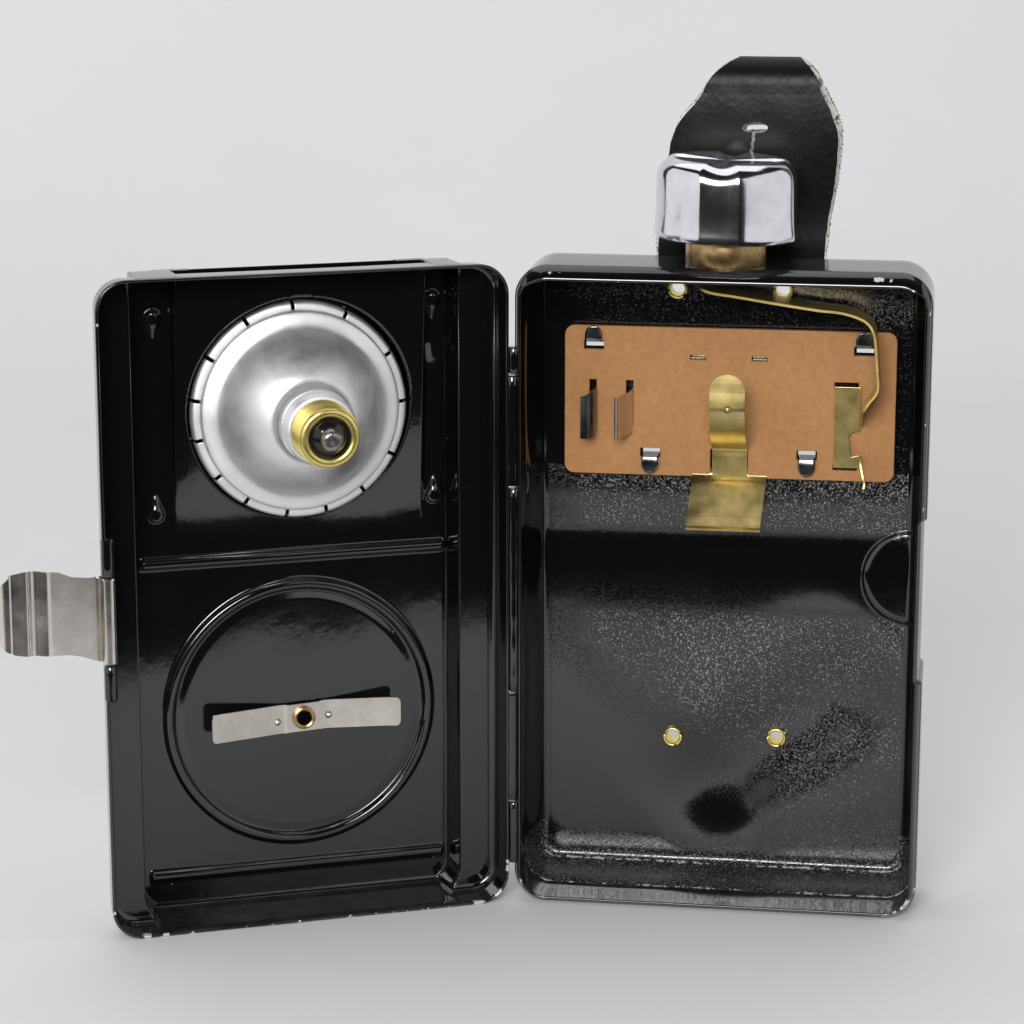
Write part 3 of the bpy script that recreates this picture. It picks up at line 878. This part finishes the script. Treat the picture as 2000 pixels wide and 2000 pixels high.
# ---- leather strap looped behind the case --------------------------------------
# front leg outline (u left, u right) by height, then over the fold and down the back leg
zl = [98, 107, 111.3, 120, 126, 130, 132.4, 135.0, 137.0, 138.8, 140.2, 141.0, 141.6]
ul = [21.6, 21.7, 21.7, 22.5, 23.3, 24.4, 26.0, 28.2, 29.4, 30.8, 32.8, 34.8, 37.0]
zr = [98, 109.3, 115.5, 121.2, 127.6, 130.3, 133.2, 136.0, 138.2, 139.6, 140.5, 141.1, 141.6]
ur = [49.2, 49.5, 50.0, 50.9, 51.4, 51.1, 50.0, 48.5, 47.5, 46.5, 45.3, 44.2, 42.5]
_q = smooth_path(list(zip(zl, [0] * 13, ul)), 200); zl, ul = _q[:, 0], _q[:, 2]
_q = smooth_path(list(zip(zr, [0] * 13, ur)), 200); zr, ur = _q[:, 0], _q[:, 2]
cl = []   # centre line v, z
for z in np.linspace(98, 136, 130): cl.append((21.3 - 0.9 * float(sstep(np.array((z - 104) / 26))) + 0.45 * max(0, (z - 126) / 10) ** 3, z, 0))
vc, zc, rf = 24.35, 136.8, 3.45
for k in range(1, 30):
    a = pi - k / 30 * pi
    cl.append((vc + rf * cos(a), zc + (rf + 0.75) * sin(a), 1))
for z in np.linspace(136, 98, 62): cl.append((27.8 - 6.2 * float(sstep(np.array((132 - z) / 24))), z, 2))
nc = 133
V = []; f_ = np.linspace(0, 1, nc)
rl = np.cumsum(rng.normal(0, 0.03, len(cl))); rl -= np.convolve(np.pad(rl, 8, 'edge'), np.ones(17) / 17, 'valid')
rr_ = np.cumsum(rng.normal(0, 0.03, len(cl))); rr_ -= np.convolve(np.pad(rr_, 8, 'edge'), np.ones(17) / 17, 'valid')
for i, (v, z, leg) in enumerate(cl):
    ex = 0.0 if leg == 0 else (1.0 if leg == 2 else 0.5)
    zq = z
    a = float(np.interp(zq, zl, ul)) - ex * 0.40 + rl[i]
    b_ = float(np.interp(zq, zr, ur)) + ex * 0.28 + rr_[i]
    for s in f_:
        u = a + (b_ - a) * s
        crease = 0.03 * sin(u * 0.8 + z * 0.35) * (leg == 0)
        V.append((u, v + crease, z))
V = np.array(V)
F = grid_faces(len(cl), nc)
cu_ = V[F].mean(1)
kill = np.zeros(len(F), bool)
for a, c in EYE[:2]:
    kill |= (np.hypot(cu_[:, 0] - a, cu_[:, 2] - c) < 1.9) & (F[:, 0] < 129 * nc)
    kill |= (np.hypot(cu_[:, 0] - a, cu_[:, 2] - c + 0.5) < 2.6) & (F[:, 0] > 158 * nc)
# buttonhole: a punch with a slit below it, cut through both legs
bu = 37.6
rown = np.arange(len(V)) // nc
fr_, bk_ = rown < 129, rown > 158
bz = np.where(fr_, 130.4, 129.4)
e1 = np.sqrt(((V[:, 0] - bu) / 2.1) ** 2 + ((V[:, 2] - bz) / 0.85) ** 2)
slu = bu - 0.12 - (bz - V[:, 2]) * 0.10 + 0.08 * np.sin(V[:, 2] * 5)
e2 = np.where((V[:, 2] < bz) & (V[:, 2] > 126.0), np.abs(V[:, 0] - slu) / 0.24, 9)
e1 = np.where(fr_ | bk_, e1, 9); e2 = np.where(fr_, e2, 9)
inside = (e1 < 1) | (e2 < 1)
kill |= inside[F].sum(1) >= 3
used = np.zeros(len(V), bool); used[F[~kill].ravel()] = True
m1 = used & (e1 < 1)
V[m1, 0] = bu + (V[m1, 0] - bu) / np.maximum(e1[m1], 0.2)
V[m1, 2] = bz[m1] + (V[m1, 2] - bz[m1]) / np.maximum(e1[m1], 0.2)
m2 = used & (e2 < 1) & ~m1
V[m2, 0] = slu[m2] + np.sign(V[m2, 0] - slu[m2]) * 0.24
strap = mesh_obj('carrying_strap', CW(V), F[~kill], None, root, True, mats=[M_LEATHER, M_CORE])
strap['label'] = 'black leather strap loop with pale cut edges behind the knob'
so = strap.modifiers.new('solid', 'SOLIDIFY')
so.thickness = 1.5 * MM; so.offset = 0.0; so.use_rim = True; so.material_offset_rim = 1; so.material_offset = 1
# frayed fibres along the cut edges of the back leg
Vf, Ff = [], []
def fibre(p, d, l, wd):
    k = len(Vf)
    side = np.array([0, 0, 1.0]) if abs(d[2]) < 0.7 else np.array([1.0, 0, 0])
    Vf.extend([p - side * wd, p + side * wd, p + d * l + side * wd * 0.3 + np.array([0, 0.1, 0]), p + np.array([0, wd * 2, 0])])
    Ff.extend([[k, k + 1, k + 2], [k + 1, k + 3, k + 2], [k + 3, k, k + 2]])
for i, (v, z, leg) in enumerate(cl):
    if z < 110 or leg == 0: continue
    ex = 1.0 if leg == 2 else 0.5
    for side in (-1, 1):
        for q in range(9):
            zz_ = z + rng.uniform(-0.35, 0.35)
            u = (float(np.interp(zz_, zl, ul)) - ex * 0.40) if side < 0 else (float(np.interp(zz_, zr, ur)) + ex * 0.28)
            d = np.array([side * 1.0, rng.normal(0, 0.3), rng.normal(0, 0.7)]); d /= np.linalg.norm(d)
            fibre(np.array([u - side * 0.1, v + rng.uniform(0.1, 0.8), zz_]), d, rng.uniform(0.15, 0.5), 0.08)
fz = mesh_obj('strap_fibre', CW(np.array(Vf)), Ff, M_FUZZ, strap, False)
fz['kind'] = 'stuff'
